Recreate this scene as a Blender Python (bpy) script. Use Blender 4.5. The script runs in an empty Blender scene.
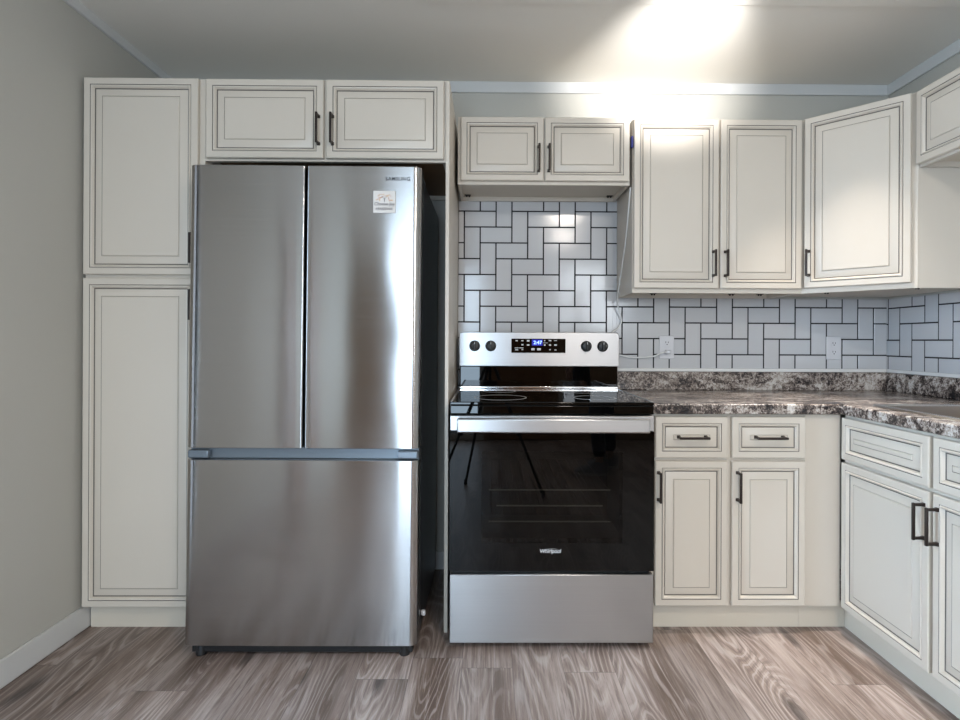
import bpy, bmesh, math, random
from mathutils import Vector, Matrix
random.seed(7)
SC = bpy.context.scene
COL = SC.collection
PI = math.pi

# ------------------------------------------------------------------ camera
cam_d = bpy.data.cameras.new('camera'); cam = bpy.data.objects.new('camera', cam_d); COL.objects.link(cam)
cam_d.sensor_width = 36.0
cam_d.lens = 565.0 / 960.0 * 36.0
cam_d.shift_x = -15.0 / 960.0
cam_d.shift_y = -19.0 / 960.0
cam_d.clip_start = 0.02
cam.location = (0.0, -2.84, 1.145)
cam.rotation_euler = (math.radians(90), math.radians(-0.25), math.radians(-0.5))
SC.camera = cam

# ------------------------------------------------------------------ exposure and world
SC.view_settings.view_transform = 'Standard'
SC.view_settings.look = 'None'
SC.view_settings.gamma = 1.0
SC.view_settings.exposure = 0.22
SC.view_settings.use_curve_mapping = False
wd = bpy.data.worlds.new('sky'); SC.world = wd; wd.use_nodes = True
wd.node_tree.nodes['Background'].inputs[0].default_value = (0.75, 0.86, 1.0, 1)
wd.node_tree.nodes['Background'].inputs[1].default_value = 1.0

# ------------------------------------------------------------------ lights: room sources and added fill
def area_light(name, loc, aim, size, power, color, size_y=None, shape=None, spread=180):
    d = bpy.data.lights.new(name, 'AREA'); o = bpy.data.objects.new(name, d); COL.objects.link(o)
    d.shape = shape or ('RECTANGLE' if size_y else 'DISK'); d.size = size
    if size_y: d.size_y = size_y
    d.energy = power; d.color = color; d.spread = math.radians(spread)
    o.location = loc
    o.rotation_euler = (Vector(aim) - Vector(loc)).to_track_quat('-Z', 'Y').to_euler()
    return o
# round ceiling downlight over the sink corner, another further back, daylight by the patio door
area_light('downlight', (1.33, -0.72, 2.436), (1.33, -0.72, 0), 0.06, 3.6, (1.0, 0.92, 0.84), spread=56)
area_light('downlight', (0.75, -2.95, 2.43), (0.75, -2.95, 0), 0.30, 28, (1.0, 0.90, 0.80))
area_light('downlight', (0.9, -4.2, 2.43), (0.9, -4.2, 0), 0.30, 18, (1.0, 0.91, 0.82))  # added fill lamp at the rear, no known fixture
area_light('daylight', (-0.56, -5.12, 1.12), (-0.56, 0, 1.12), 0.84, 66, (0.62, 0.81, 1.0), size_y=2.0)
area_light('daylight', (1.45, -5.12, 1.75), (0.6, 0, 0.7), 0.9, 24, (0.86, 0.93, 1.0), size_y=0.9)  # added fill, coming through an invented window
area_light('daylight', (-1.66, -1.42, 1.15), (2, -1.9, 0.3), 0.56, 27, (0.55, 0.76, 1.0), size_y=1.8, spread=90)
# unseen spot near the ceiling, standing in for a bounced flash
fd = bpy.data.lights.new('flash_stand_in', 'SPOT'); fo = bpy.data.objects.new('flash_stand_in', fd); COL.objects.link(fo)
fd.energy = 115; fd.spot_size = math.radians(52); fd.spot_blend = 1.0; fd.shadow_soft_size = 0.05; fd.color = (1, 0.98, 0.96)
fo.location = (0.78, -1.24, 2.17)
fo.rotation_euler = (Vector((0.80, -0.08, 2.43)) - fo.location).to_track_quat('-Z', 'Y').to_euler()

# ------------------------------------------------------------------ materials
def new_mat(name):
    m = bpy.data.materials.new(name); m.use_nodes = True
    return m, m.node_tree, m.node_tree.nodes['Principled BSDF']
def N(nt, t, **kw):
    n = nt.nodes.new(t)
    for k, v in kw.items(): setattr(n, k, v)
    return n
def simple(name, col, rough=0.5, metal=0.0, spec=0.5, coat=0.0, emit=None, estr=0.0, noise=0.0, nscale=6.0):
    m, nt, b = new_mat(name)
    b.inputs['Base Color'].default_value = (*col, 1)
    b.inputs['Roughness'].default_value = rough
    b.inputs['Metallic'].default_value = metal
    b.inputs['Specular IOR Level'].default_value = spec
    b.inputs['Coat Weight'].default_value = coat
    if emit:
        b.inputs['Emission Color'].default_value = (*emit, 1); b.inputs['Emission Strength'].default_value = estr
    if noise:
        tc = N(nt, 'ShaderNodeTexCoord'); nz = N(nt, 'ShaderNodeTexNoise')
        nz.inputs['Scale'].default_value = nscale; nz.inputs['Detail'].default_value = 3
        nt.links.new(tc.outputs['Object'], nz.inputs['Vector'])
        mx = N(nt, 'ShaderNodeMix', data_type='RGBA')
        mx.inputs[6].default_value = (*[c * (1 - noise) for c in col], 1)
        mx.inputs[7].default_value = (*[min(1, c * (1 + noise)) for c in col], 1)
        nt.links.new(nz.outputs['Fac'], mx.inputs[0]); nt.links.new(mx.outputs[2], b.inputs['Base Color'])
    return m
def math_node(nt, op, a, b=None):
    n = N(nt, 'ShaderNodeMath', operation=op)
    for i, v in enumerate((a, b)):
        if v is None: continue
        if isinstance(v, (int, float)): n.inputs[i].default_value = v
        else: nt.links.new(v, n.inputs[i])
    return n.outputs[0]
def ramp(nt, src, stops):
    r = N(nt, 'ShaderNodeValToRGB')
    el = r.color_ramp.elements
    while len(el) < len(stops): el.new(0.5)
    for e, (p, c) in zip(el, stops): e.position = p; e.color = (*c, 1)
    nt.links.new(src, r.inputs[0])
    return r.outputs[0]
def mixrgb(nt, fac, a, b, blend='MIX'):
    n = N(nt, 'ShaderNodeMix', data_type='RGBA', blend_type=blend)
    for i, v in ((0, fac), (6, a), (7, b)):
        if isinstance(v, (int, float)): n.inputs[i].default_value = v
        elif isinstance(v, tuple): n.inputs[i].default_value = (*v, 1)
        else: nt.links.new(v, n.inputs[i])
    return n.outputs[2]

M = {}
M['cream'] = simple('cream_paint', (0.595, 0.535, 0.458), 0.36, noise=0.015, nscale=3)
M['glaze'] = simple('dark_glaze', (0.13, 0.115, 0.10), 0.5)
M['glaze_thin'] = simple('thin_glaze', (0.30, 0.265, 0.22), 0.5)
M['cream_board'] = simple('cream_board', (0.60, 0.54, 0.45), 0.5, noise=0.03)
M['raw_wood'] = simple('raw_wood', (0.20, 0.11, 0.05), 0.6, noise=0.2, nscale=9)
M['bronze'] = simple('dark_bronze', (0.035, 0.026, 0.022), 0.38, metal=0.6)
M['wall'] = simple('greige_wall_paint', (0.48, 0.465, 0.42), 0.7, noise=0.02, nscale=2)
M['ceil'] = simple('ceiling_paint', (0.80, 0.765, 0.70), 0.75, noise=0.015, nscale=2)
M['trim'] = simple('white_trim', (0.60, 0.60, 0.59), 0.35)
M['caulk'] = simple('white_caulk', (0.72, 0.71, 0.69), 0.45)
M['white_plastic'] = simple('white_plastic', (0.62, 0.62, 0.64), 0.35)
M['slot'] = simple('dark_slot', (0.03, 0.03, 0.03), 0.6)
M['black_plastic'] = simple('black_plastic', (0.008, 0.008, 0.009), 0.45)
M['dark_side'] = simple('black_appliance_side', (0.012, 0.013, 0.016), 0.35, noise=0.1)
M['black_glass'] = simple('black_glass', (0.001, 0.001, 0.001), 0.015, spec=0.32)
M['recess'] = simple('grey_recess', (0.16, 0.19, 0.22), 0.3, metal=0.4)
M['chrome'] = simple('chrome', (0.75, 0.75, 0.75), 0.12, metal=1)
M['tile'] = simple('white_glazed_tile', (0.52, 0.52, 0.53), 0.12, spec=0.5)
M['tile_b'] = simple('white_glazed_tile_cool', (0.505, 0.51, 0.525), 0.14, spec=0.5)
M['tile_c'] = simple('white_glazed_tile_warm', (0.53, 0.525, 0.53), 0.12, spec=0.5)
M['grout'] = simple('black_grout', (0.012, 0.012, 0.014), 0.85)
M['sink'] = simple('sink_steel', (0.62, 0.59, 0.56), 0.25, metal=1)
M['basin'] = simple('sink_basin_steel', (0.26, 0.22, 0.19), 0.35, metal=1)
M['blue_tape'] = simple('blue_tape', (0.015, 0.02, 0.16), 0.6)
M['cable'] = simple('white_cable', (0.72, 0.72, 0.70), 0.4)
M['print'] = simple('pale_print', (0.6, 0.6, 0.6), 0.5)
M['blue_digit'] = simple('blue_digit', (0.1, 0.2, 0.8), 0.4, emit=(0.25, 0.4, 1.0), estr=2.2)
M['blue_screen'] = simple('blue_screen', (0.01, 0.012, 0.12), 0.2, emit=(0.01, 0.015, 0.35), estr=0.8)
M['magnet'] = simple('magnet_card', (0.60, 0.56, 0.52), 0.4)
M['ink'] = simple('dark_ink', (0.03, 0.03, 0.05), 0.6)
M['ink_red'] = simple('red_ink', (0.45, 0.16, 0.08), 0.6)
M['ink_orange'] = simple('orange_ink', (0.60, 0.36, 0.10), 0.6)
M['letter'] = simple('grey_letter', (0.03, 0.03, 0.035), 0.4)
M['letter_white'] = simple('silver_letter', (0.75, 0.75, 0.75), 0.4)
M['brown_wood'] = simple('brown_wood', (0.22, 0.11, 0.045), 0.4, noise=0.25, nscale=8)
M['brown_wall'] = simple('brown_wood_wall', (0.26, 0.17, 0.10), 0.5, noise=0.25, nscale=5)
M['rack'] = simple('rack_wire', (0.8, 0.8, 0.76), 0.35, metal=0.3, noise=0.02)
M['cavity'] = simple('oven_cavity', (0.01, 0.01, 0.011), 0.5)

def steel(name, col, rough, aniso, rot=0.25, wave=0.0):
    m, nt, b = new_mat(name)
    b.inputs['Base Color'].default_value = (*col, 1)
    b.inputs['Metallic'].default_value = 1.0
    b.inputs['Anisotropic'].default_value = aniso
    b.inputs['Anisotropic Rotation'].default_value = rot
    tg = N(nt, 'ShaderNodeTangent', direction_type='RADIAL', axis='Z')
    nt.links.new(tg.outputs[0], b.inputs['Tangent'])
    tc = N(nt, 'ShaderNodeTexCoord')
    mp = N(nt, 'ShaderNodeMapping'); mp.inputs['Scale'].default_value = (1.2, 1.2, 260)
    nt.links.new(tc.outputs['Object'], mp.inputs[0])
    nz = N(nt, 'ShaderNodeTexNoise'); nz.inputs['Scale'].default_value = 2.0; nz.inputs['Detail'].default_value = 4
    nt.links.new(mp.outputs[0], nz.inputs['Vector'])
    rr = N(nt, 'ShaderNodeMapRange'); rr.inputs[3].default_value = rough * 0.8; rr.inputs[4].default_value = rough * 1.25
    nt.links.new(nz.outputs['Fac'], rr.inputs[0]); nt.links.new(rr.outputs[0], b.inputs['Roughness'])
    nt.links.new(mixrgb(nt, nz.outputs['Fac'], tuple(c * 0.94 for c in col), tuple(min(1, c * 1.05) for c in col)), b.inputs['Base Color'])
    if wave:
        mp2 = N(nt, 'ShaderNodeMapping'); mp2.inputs['Scale'].default_value = (4.0, 1, 1.6)
        nt.links.new(tc.outputs['Object'], mp2.inputs[0])
        n2 = N(nt, 'ShaderNodeTexNoise'); n2.inputs['Scale'].default_value = 1.0; n2.inputs['Detail'].default_value = 1
        nt.links.new(mp2.outputs[0], n2.inputs['Vector'])
        bp = N(nt, 'ShaderNodeBump'); bp.inputs['Strength'].default_value = 1.0; bp.inputs['Distance'].default_value = wave
        nt.links.new(n2.outputs['Fac'], bp.inputs['Height']); nt.links.new(bp.outputs[0], b.inputs['Normal'])
    return m
M['steel'] = steel('brushed_steel', (0.41, 0.40, 0.395), 0.17, 1.0, wave=0.003)
M['steel_range'] = steel('brushed_range_steel', (0.42, 0.415, 0.415), 0.34, 0.7)

# dark see-through oven window
m, nt, b = new_mat('oven_window'); M['oven_window'] = m
out = nt.nodes['Material Output']
b.inputs['Base Color'].default_value = (0, 0, 0, 1)
gl = N(nt, 'ShaderNodeBsdfGlossy'); gl.inputs['Roughness'].default_value = 0.015
tr = N(nt, 'ShaderNodeBsdfTransparent'); tr.inputs[0].default_value = (0.42, 0.42, 0.40, 1)
fz = N(nt, 'ShaderNodeFresnel'); fz.inputs[0].default_value = 1.38
ms = N(nt, 'ShaderNodeMixShader')
nt.links.new(fz.outputs[0], ms.inputs[0]); nt.links.new(tr.outputs[0], ms.inputs[1]); nt.links.new(gl.outputs[0], ms.inputs[2]); nt.links.new(ms.outputs[0], out.inputs[0])
# clear pane
m, nt, b = new_mat('clear_glass'); M['clear_glass'] = m
b.inputs['Transmission Weight'].default_value = 1.0; b.inputs['Roughness'].default_value = 0.0; b.inputs['IOR'].default_value = 1.1

# floor planks
m, nt, b = new_mat('wood_plank_floor'); M['floor'] = m
tc = N(nt, 'ShaderNodeTexCoord'); sx = N(nt, 'ShaderNodeSeparateXYZ'); nt.links.new(tc.outputs['Object'], sx.inputs[0])
W, L = 0.178, 1.22
u = math_node(nt, 'DIVIDE', math_node(nt, 'ADD', sx.outputs[0], 20.03), W)
iu = math_node(nt, 'FLOOR', u)
w1 = N(nt, 'ShaderNodeTexWhiteNoise', noise_dimensions='1D'); nt.links.new(iu, w1.inputs['W'])
v = math_node(nt, 'ADD', math_node(nt, 'DIVIDE', math_node(nt, 'ADD', sx.outputs[1], 30.0), L), w1.outputs['Value'])
iv = math_node(nt, 'FLOOR', v)
cmb = N(nt, 'ShaderNodeCombineXYZ'); nt.links.new(iu, cmb.inputs[0]); nt.links.new(iv, cmb.inputs[1])
w2 = N(nt, 'ShaderNodeTexWhiteNoise', noise_dimensions='3D'); nt.links.new(cmb.outputs[0], w2.inputs['Vector'])
rnd = w2.outputs['Value']
def grain_vec(kx, ky):
    c = N(nt, 'ShaderNodeCombineXYZ')
    nt.links.new(math_node(nt, 'MULTIPLY', sx.outputs[0], kx), c.inputs[0])
    nt.links.new(math_node(nt, 'MULTIPLY', sx.outputs[1], ky), c.inputs[1])
    nt.links.new(math_node(nt, 'MULTIPLY', rnd, 37.0), c.inputs[2])
    return c.outputs[0]
def noise(vec, scale, detail=3, dist=0.0, rough=0.5):
    n = N(nt, 'ShaderNodeTexNoise'); n.inputs['Scale'].default_value = scale; n.inputs['Detail'].default_value = detail
    n.inputs['Distortion'].default_value = dist; n.inputs['Roughness'].default_value = rough
    nt.links.new(vec, n.inputs['Vector']); return n.outputs['Fac']
vo = N(nt, 'ShaderNodeTexVoronoi', voronoi_dimensions='2D'); vo.inputs['Scale'].default_value = 1.0
kc = N(nt, 'ShaderNodeCombineXYZ')
nt.links.new(math_node(nt, 'ADD', math_node(nt, 'MULTIPLY', sx.outputs[0], 4.2), math_node(nt, 'MULTIPLY', rnd, 31.0)), kc.inputs[0])
nt.links.new(math_node(nt, 'ADD', math_node(nt, 'MULTIPLY', sx.outputs[1], 1.15), math_node(nt, 'MULTIPLY', rnd, 17.0)), kc.inputs[1])
nt.links.new(kc.outputs[0], vo.inputs['Vector'])
kd = vo.outputs['Distance']
field = math_node(nt, 'ADD', noise(grain_vec(3.6, 0.55), 1.0, 2, 0.2), math_node(nt, 'MULTIPLY', math_node(nt, 'MINIMUM', kd, 0.42), 0.35))
rings = math_node(nt, 'SINE', math_node(nt, 'ADD', math_node(nt, 'MULTIPLY', field, 175.0), math_node(nt, 'MULTIPLY', noise(grain_vec(50, 5.0), 1.0, 2), 3.0)))
rings01 = math_node(nt, 'ADD', math_node(nt, 'MULTIPLY', rings, 0.5), 0.5)
fine = noise(grain_vec(120, 4.5), 1.0, 5, 0.15, 0.75)
mids = noise(grain_vec(34, 1.6), 1.0, 3, 0.4, 0.6)
broad = noise(grain_vec(8, 0.8), 1.0, 3, 0.5)
base = ramp(nt, broad, [(0.34, (0.145, 0.098, 0.074)), (0.48, (0.285, 0.216, 0.183)), (0.62, (0.40, 0.322, 0.287))])
base = mixrgb(nt, math_node(nt, 'MULTIPLY', ramp(nt, mids, [(0.36, (1, 1, 1)), (0.50, (0, 0, 0))]), 0.38), base, (0.125, 0.085, 0.068))
base = mixrgb(nt, math_node(nt, 'MULTIPLY', ramp(nt, fine, [(0.36, (1, 1, 1)), (0.49, (0, 0, 0))]), 0.62), base, (0.10, 0.066, 0.052))
base = mixrgb(nt, math_node(nt, 'MULTIPLY', ramp(nt, fine, [(0.53, (0, 0, 0)), (0.64, (1, 1, 1))]), 0.42), base, (0.56, 0.475, 0.425))
mask = ramp(nt, noise(grain_vec(5, 1.0), 1.0, 2), [(0.42, (0.1, 0.1, 0.1)), (0.60, (1, 1, 1))])
base = mixrgb(nt, math_node(nt, 'MULTIPLY', math_node(nt, 'MULTIPLY', ramp(nt, rings01, [(0.78, (0, 0, 0)), (0.97, (1, 1, 1))]), 0.42), mask), base, (0.58, 0.51, 0.475))
base = mixrgb(nt, math_node(nt, 'MULTIPLY', math_node(nt, 'MULTIPLY', ramp(nt, rings01, [(0.05, (1, 1, 1)), (0.35, (0, 0, 0))]), 0.42), mask), base, (0.12, 0.083, 0.068))
knot = ramp(nt, math_node(nt, 'ADD', kd, math_node(nt, 'MULTIPLY', fine, 0.10)), [(0.095, (1, 1, 1)), (0.17, (0, 0, 0))])
base = mixrgb(nt, math_node(nt, 'MULTIPLY', knot, 0.75), base, (0.05, 0.036, 0.032))
tone = N(nt, 'ShaderNodeMapRange'); tone.inputs[3].default_value = 0.72; tone.inputs[4].default_value = 1.06
nt.links.new(rnd, tone.inputs[0])
tcol = N(nt, 'ShaderNodeCombineColor')
for i in range(3): nt.links.new(tone.outputs[0], tcol.inputs[i])
base = mixrgb(nt, 1.0, base, tcol.outputs[0], 'MULTIPLY')
fu = math_node(nt, 'FRACT', u); fv = math_node(nt, 'FRACT', v)
eu = math_node(nt, 'LESS_THAN', math_node(nt, 'MINIMUM', fu, math_node(nt, 'SUBTRACT', 1.0, fu)), 0.006)
ev = math_node(nt, 'LESS_THAN', math_node(nt, 'MINIMUM', fv, math_node(nt, 'SUBTRACT', 1.0, fv)), 0.0010)
base = mixrgb(nt, math_node(nt, 'MULTIPLY', math_node(nt, 'MAXIMUM', eu, ev), 0.55), base, (0.06, 0.045, 0.04))
nt.links.new(base, b.inputs['Base Color'])
b.inputs['Roughness'].default_value = 0.42
bp = N(nt, 'ShaderNodeBump'); bp.inputs['Strength'].default_value = 0.15; bp.inputs['Distance'].default_value = 0.002
nt.links.new(fine, bp.inputs['Height']); nt.links.new(bp.outputs[0], b.inputs['Normal'])

# granite look laminate
m, nt, b = new_mat('granite_laminate'); M['laminate'] = m
tc = N(nt, 'ShaderNodeTexCoord')
mp = N(nt, 'ShaderNodeMapping'); mp.inputs['Rotation'].default_value = (0.5, 0.6, 0.5); mp.inputs['Scale'].default_value = (1.0, 3.0, 1.6)
nt.links.new(tc.outputs['Object'], mp.inputs[0])
big = noise(mp.outputs[0], 4.0, 4, 1.6, 0.6)
mid = noise(tc.outputs['Object'], 60.0, 4, 0.6, 0.75)
fin = noise(tc.outputs['Object'], 150.0, 3, 0.2, 0.7)
s = math_node(nt, 'ADD', math_node(nt, 'MULTIPLY', big, 0.50), math_node(nt, 'ADD', math_node(nt, 'MULTIPLY', mid, 0.45), math_node(nt, 'MULTIPLY', fin, 0.30)))
c = ramp(nt, s, [(0.52, (0.012, 0.011, 0.013)), (0.585, (0.06, 0.045, 0.040)), (0.63, (0.22, 0.175, 0.150)), (0.665, (0.38, 0.325, 0.285)), (0.74, (0.60, 0.56, 0.52))])
nt.links.new(c, b.inputs['Base Color']); b.inputs['Roughness'].default_value = 0.22

# ------------------------------------------------------------------ mesh helpers
class MB:
    """collects shapes into one mesh object"""
    def __init__(self): self.bm = bmesh.new()
    def quad(self, pts, mi=0):
        f = self.bm.faces.new([self.bm.verts.new(p) for p in pts]); f.material_index = mi; return f
    def box(self, x0, x1, y0, y1, z0, z1, mi=0):
        x0, x1 = sorted((x0, x1)); y0, y1 = sorted((y0, y1)); z0, z1 = sorted((z0, z1))
        v = [self.bm.verts.new(p) for p in ((x0,y0,z0),(x1,y0,z0),(x1,y1,z0),(x0,y1,z0),(x0,y0,z1),(x1,y0,z1),(x1,y1,z1),(x0,y1,z1))]
        for q in ((3,2,1,0),(4,5,6,7),(0,1,5,4),(1,2,6,5),(2,3,7,6),(3,0,4,7)):
            self.bm.faces.new([v[i] for i in q]).material_index = mi
        return self
    def prism(self, poly, z0, z1, mi=0, axis='z'):
        """poly counter-clockwise in XY (axis z) or in XZ extruded along y (axis y)"""
        def P(a, h): return (a[0], a[1], h) if axis == 'z' else (a[0], h, a[1])
        lo = [self.bm.verts.new(P(p, z0)) for p in poly]; hi = [self.bm.verts.new(P(p, z1)) for p in poly]
        n = len(poly)
        fs = [self.bm.faces.new(lo[::-1]), self.bm.faces.new(hi)]
        for i in range(n): fs.append(self.bm.faces.new([lo[i], lo[(i+1)%n], hi[(i+1)%n], hi[i]]))
        for f in fs: f.material_index = mi
        return self
    def rings(self, loops, mats, cap=True, cap_mi=0, back=True):
        """join successive closed loops of points"""
        L = [[self.bm.verts.new(p) for p in lp] for lp in loops]; n = len(L[0])
        for k in range(len(L)-1):
            for i in range(n):
                f = self.bm.faces.new([L[k][i], L[k][(i+1)%n], L[k+1][(i+1)%n], L[k+1][i]]); f.material_index = mats[k]
        if cap: self.bm.faces.new(L[-1]).material_index = cap_mi
        if back: self.bm.faces.new(L[0][::-1]).material_index = mats[0]
        return self
    def tube(self, pts, r, n=8, mi=0):
        pts = [Vector(p) for p in pts]; loops = []
        up = Vector((0.123, 0.456, 0.88)).normalized()
        for i, p in enumerate(pts):
            t = (pts[min(i+1, len(pts)-1)] - pts[max(i-1, 0)]).normalized()
            a = t.cross(up)
            if a.length < 0.05: a = t.cross(Vector((1, 0, 0)))
            a.normalize(); c2 = t.cross(a).normalized()
            rr = r[i] if isinstance(r, (list, tuple)) else r
            loops.append([p + a*math.cos(2*PI*k/n)*rr + c2*math.sin(2*PI*k/n)*rr for k in range(n)])
        return self.rings(loops, [mi]*len(loops), cap_mi=mi)
    def lathe(self, prof, center, axis='z', n=32, mi=0):
        """prof: list of (radius, height) along the axis"""
        loops = []
        for r, h in prof:
            lp = []
            for k in range(n):
                a = 2*PI*k/n; c_, s_ = math.cos(a)*max(r, 1e-5), math.sin(a)*max(r, 1e-5)
                p = (c_, s_, h) if axis == 'z' else ((c_, -h, s_) if axis == '-y' else (h, c_, s_))
                lp.append(Vector(center) + Vector(p))
            loops.append(lp)
        return self.rings(loops, [mi]*len(loops), cap_mi=mi)
    def build(self, name, mat, parent=None, bevel=0.0, smooth=32, loc=None, rotz=None, seg=2):
        bm = self.bm
        bmesh.ops.recalc_face_normals(bm, faces=bm.faces)
        for f in bm.faces: f.smooth = True
        lim = math.radians(smooth)
        for e in bm.edges:
            if len(e.link_faces) != 2 or e.calc_face_angle(0) > lim: e.smooth = False
        me = bpy.data.meshes.new(name); bm.to_mesh(me); bm.free()
        for mm in (mat if isinstance(mat, (list, tuple)) else [mat]): me.materials.append(mm)
        o = bpy.data.objects.new(name, me); COL.objects.link(o)
        if parent: o.parent = parent
        if loc: o.location = loc
        if rotz: o.rotation_euler = (0, 0, rotz)
        if bevel:
            bv = o.modifiers.new('bevel', 'BEVEL'); bv.width = bevel; bv.segments = seg; bv.limit_method = 'ANGLE'; bv.angle_limit = math.radians(40)
            bv.harden_normals = False
        return o
def tag(o, label, cat, group=None):
    o['label'] = label; o['category'] = cat
    if group: o['group'] = group
    return o
def thing(name, label, cat, loc=(0, 0, 0), rotz=0.0, group=None):
    o = bpy.data.objects.new(name, None); COL.objects.link(o); o.empty_display_size = 0.05
    o.location = loc; o.rotation_euler = (0, 0, rotz)
    return tag(o, label, cat, group)
def structure(o): o['kind'] = 'structure'; return o
def text(name, s, size, mat, parent, loc, depth=0.0006, shear=0.0, align='CENTER', rot=(PI/2, 0, 0), space=1.0, bold=0.0):
    c = bpy.data.curves.new(name, 'FONT'); c.body = s; c.size = size; c.extrude = depth; c.shear = shear
    c.align_x = align; c.align_y = 'CENTER'; c.space_character = space; c.offset = bold
    c.materials.append(mat)
    tmp = bpy.data.objects.new(name, c); COL.objects.link(tmp)
    dg = bpy.context.evaluated_depsgraph_get()
    me = bpy.data.meshes.new_from_object(tmp.evaluated_get(dg)); bpy.data.objects.remove(tmp); bpy.data.curves.remove(c)
    o = bpy.data.objects.new(name, me); COL.objects.link(o); o.parent = parent; o.location = loc; o.rotation_euler = rot
    return o

# ------------------------------------------------------------------ room shell
XL, XR, YB, YF, ZC = -1.603, 2.009, 0.0, -5.2, 2.445
T = 0.1
structure(MB().box(XL-T, XR+T, YF-T, YB+T, -0.1, 0).build('floor', M['floor']))
structure(MB().box(XL-T, XR+T, YF-T, YB+T, ZC, ZC+0.1).build('ceiling', M['ceil']))
structure(MB().box(XL-T, XR+T, YB, YB+T, 0, ZC).build('wall_back', M['wall']))
structure(MB().box(XR, XR+T, YF, YB, 0, ZC).build('wall_right', M['wall']))
# the front wall, behind the camera, has a patio door
w = MB(); w.box(XL-T, XL, -1.15, YB, 0, ZC).box(XL-T, XL, YF, -1.72, 0, ZC).box(XL-T, XL, -1.72, -1.15, 0, 0.2).box(XL-T, XL, -1.72, -1.15, 2.1, ZC)
structure(w.build('wall_left', M['wall']))
w = MB(); w.box(XL-T, -1.04, YF-T, YF, 0, ZC).box(-0.07, 1.0, YF-T, YF, 0, ZC).box(1.9, XR+T, YF-T, YF, 0, ZC).box(1.0, 1.9, YF-T, YF, 0, 1.25).box(1.0, 1.9, YF-T, YF, 2.15, ZC).box(-1.04, -0.07, YF-T, YF, 2.14, ZC)
structure(w.build('wall_front', M['brown_wall']))
d = MB()
d.box(-1.04, -0.98, YF-0.08, YF+0.015, 0, 2.14).box(-0.13, -0.07, YF-0.08, YF+0.015, 0, 2.14).box(-0.98, -0.13, YF-0.08, YF+0.015, 2.07, 2.14).box(-0.98, -0.13, YF-0.08, YF+0.015, 0, 0.07).box(-0.60, -0.54, YF-0.07, YF+0.01, 0.07, 2.07)
dr = structure(d.build('door_1', M['trim']))
MB().box(-0.98, -0.13, YF-0.045, YF-0.04, 0.07, 2.07).build('pane', M['clear_glass'], dr)
d = MB()
d.box(0.94, 1.0, YF-0.08, YF+0.015, 1.19, 2.21).box(1.9, 1.96, YF-0.08, YF+0.015, 1.19, 2.21).box(1.0, 1.9, YF-0.08, YF+0.015, 2.15, 2.21).box(1.0, 1.9, YF-0.08, YF+0.015, 1.19, 1.25).box(1.0, 1.9, YF-0.07, YF+0.01, 1.70, 1.74)
wn = structure(d.build('fill_window', M['trim']))  # made-up window, put in to bring fill light from the rear right
MB().box(1.0, 1.9, YF-0.045, YF-0.04, 1.25, 2.15).build('pane', M['clear_glass'], wn)
d = MB()
d.box(XL-0.08, XL+0.012, -1.77, -1.72, 0.15, 2.15).box(XL-0.08, XL+0.012, -1.15, -1.10, 0.15, 2.15).box(XL-0.08, XL+0.012, -1.72, -1.15, 2.1, 2.15).box(XL-0.08, XL+0.012, -1.72, -1.15, 0.15, 0.2)
wn = structure(d.build('window_2', M['trim']))
MB().box(XL-0.045, XL-0.04, -1.72, -1.15, 0.2, 2.1).build('pane', M['clear_glass'], wn)
d = MB(); d.box(0.02, 0.84, YF, YF+0.04, 0.01, 2.05)
for z0, z1 in ((0.2, 0.9), (1.05, 1.9)):
    for x0 in (0.12, 0.47): d.box(x0, x0+0.27, YF+0.04, YF+0.05, z0, z1)
d2 = structure(d.build('door_2', M['brown_wood'], bevel=0.004))
d = MB(); d.box(XL, XL+0.03, -3.66, -3.26, 0.0, 2.08)
structure(d.build('door_3', M['brown_wood'], bevel=0.004))

def baseboard(name, pts):
    return structure(pts.build(name, M['trim'], bevel=0.004))
baseboard('baseboard_left', MB().box(XL, XL+0.012, -3.25, -0.53, 0, 0.094))
baseboard('baseboard_back', MB().box(-1.10, -0.178, -0.012, 0, 0, 0.09))
structure(MB().prism([(XL, ZC), (XL, ZC-0.034), (XL+0.012, ZC-0.034), (XL+0.019, ZC-0.010), (XL+0.019, ZC)], -5.2, 0, axis='y').build('trim_1', M['trim']))
structure(MB().box(XL+0.019, XR-0.011, -0.011, 0, ZC-0.055, ZC).build('trim_2', M['trim'], bevel=0.002))
structure(MB().box(XR-0.011, XR, -5.2, 0, ZC-0.055, ZC).build('trim_3', M['trim'], bevel=0.002))
structure(MB().box(-0.25, XR, -1.25, -0.675, ZC-0.006, ZC).build('trim_4', M['ceil'], bevel=0.002))

# ------------------------------------------------------------------ cabinet parts
DT = 0.020
def front_mesh(w, h, slim=False):
    prof = [(0, 0, 0), (0, DT-0.003, 0), (0.003, DT, 0), (0.0255, DT, 1), (0.0275, DT-0.0020, 0), (0.030, DT+0.0022, 0), (0.0345, DT+0.0010, 0),
            (0.0390, DT-0.0085, 1), (0.0410, DT-0.0105, 1), (0.0428, DT-0.0100, 0), (0.049, DT-0.0072, 0), (0.0705, DT-0.0030, 2), (0.0722, DT-0.0045, 0), (0.0745, DT-0.0012, 0)]
    mb = MB(); loops = []
    for ins, t, _ in prof:
        loops.append([(ins, -t, ins), (w-ins, -t, ins), (w-ins, -t, h-ins), (ins, -t, h-ins)])
    return mb.rings(loops, [p[2] for p in prof], cap_mi=0)
def make_front(name, parent, x0, x1, z0, z1, y, loc=None, rotz=None):
    o = front_mesh(x1-x0, z1-z0).build(name, [M['cream'], M['glaze'], M['glaze_thin']], parent, smooth=20)
    o.location = (x0, y, z0) if loc is None else loc
    if rotz: o.rotation_euler = (0, 0, rotz)
    return o
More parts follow.
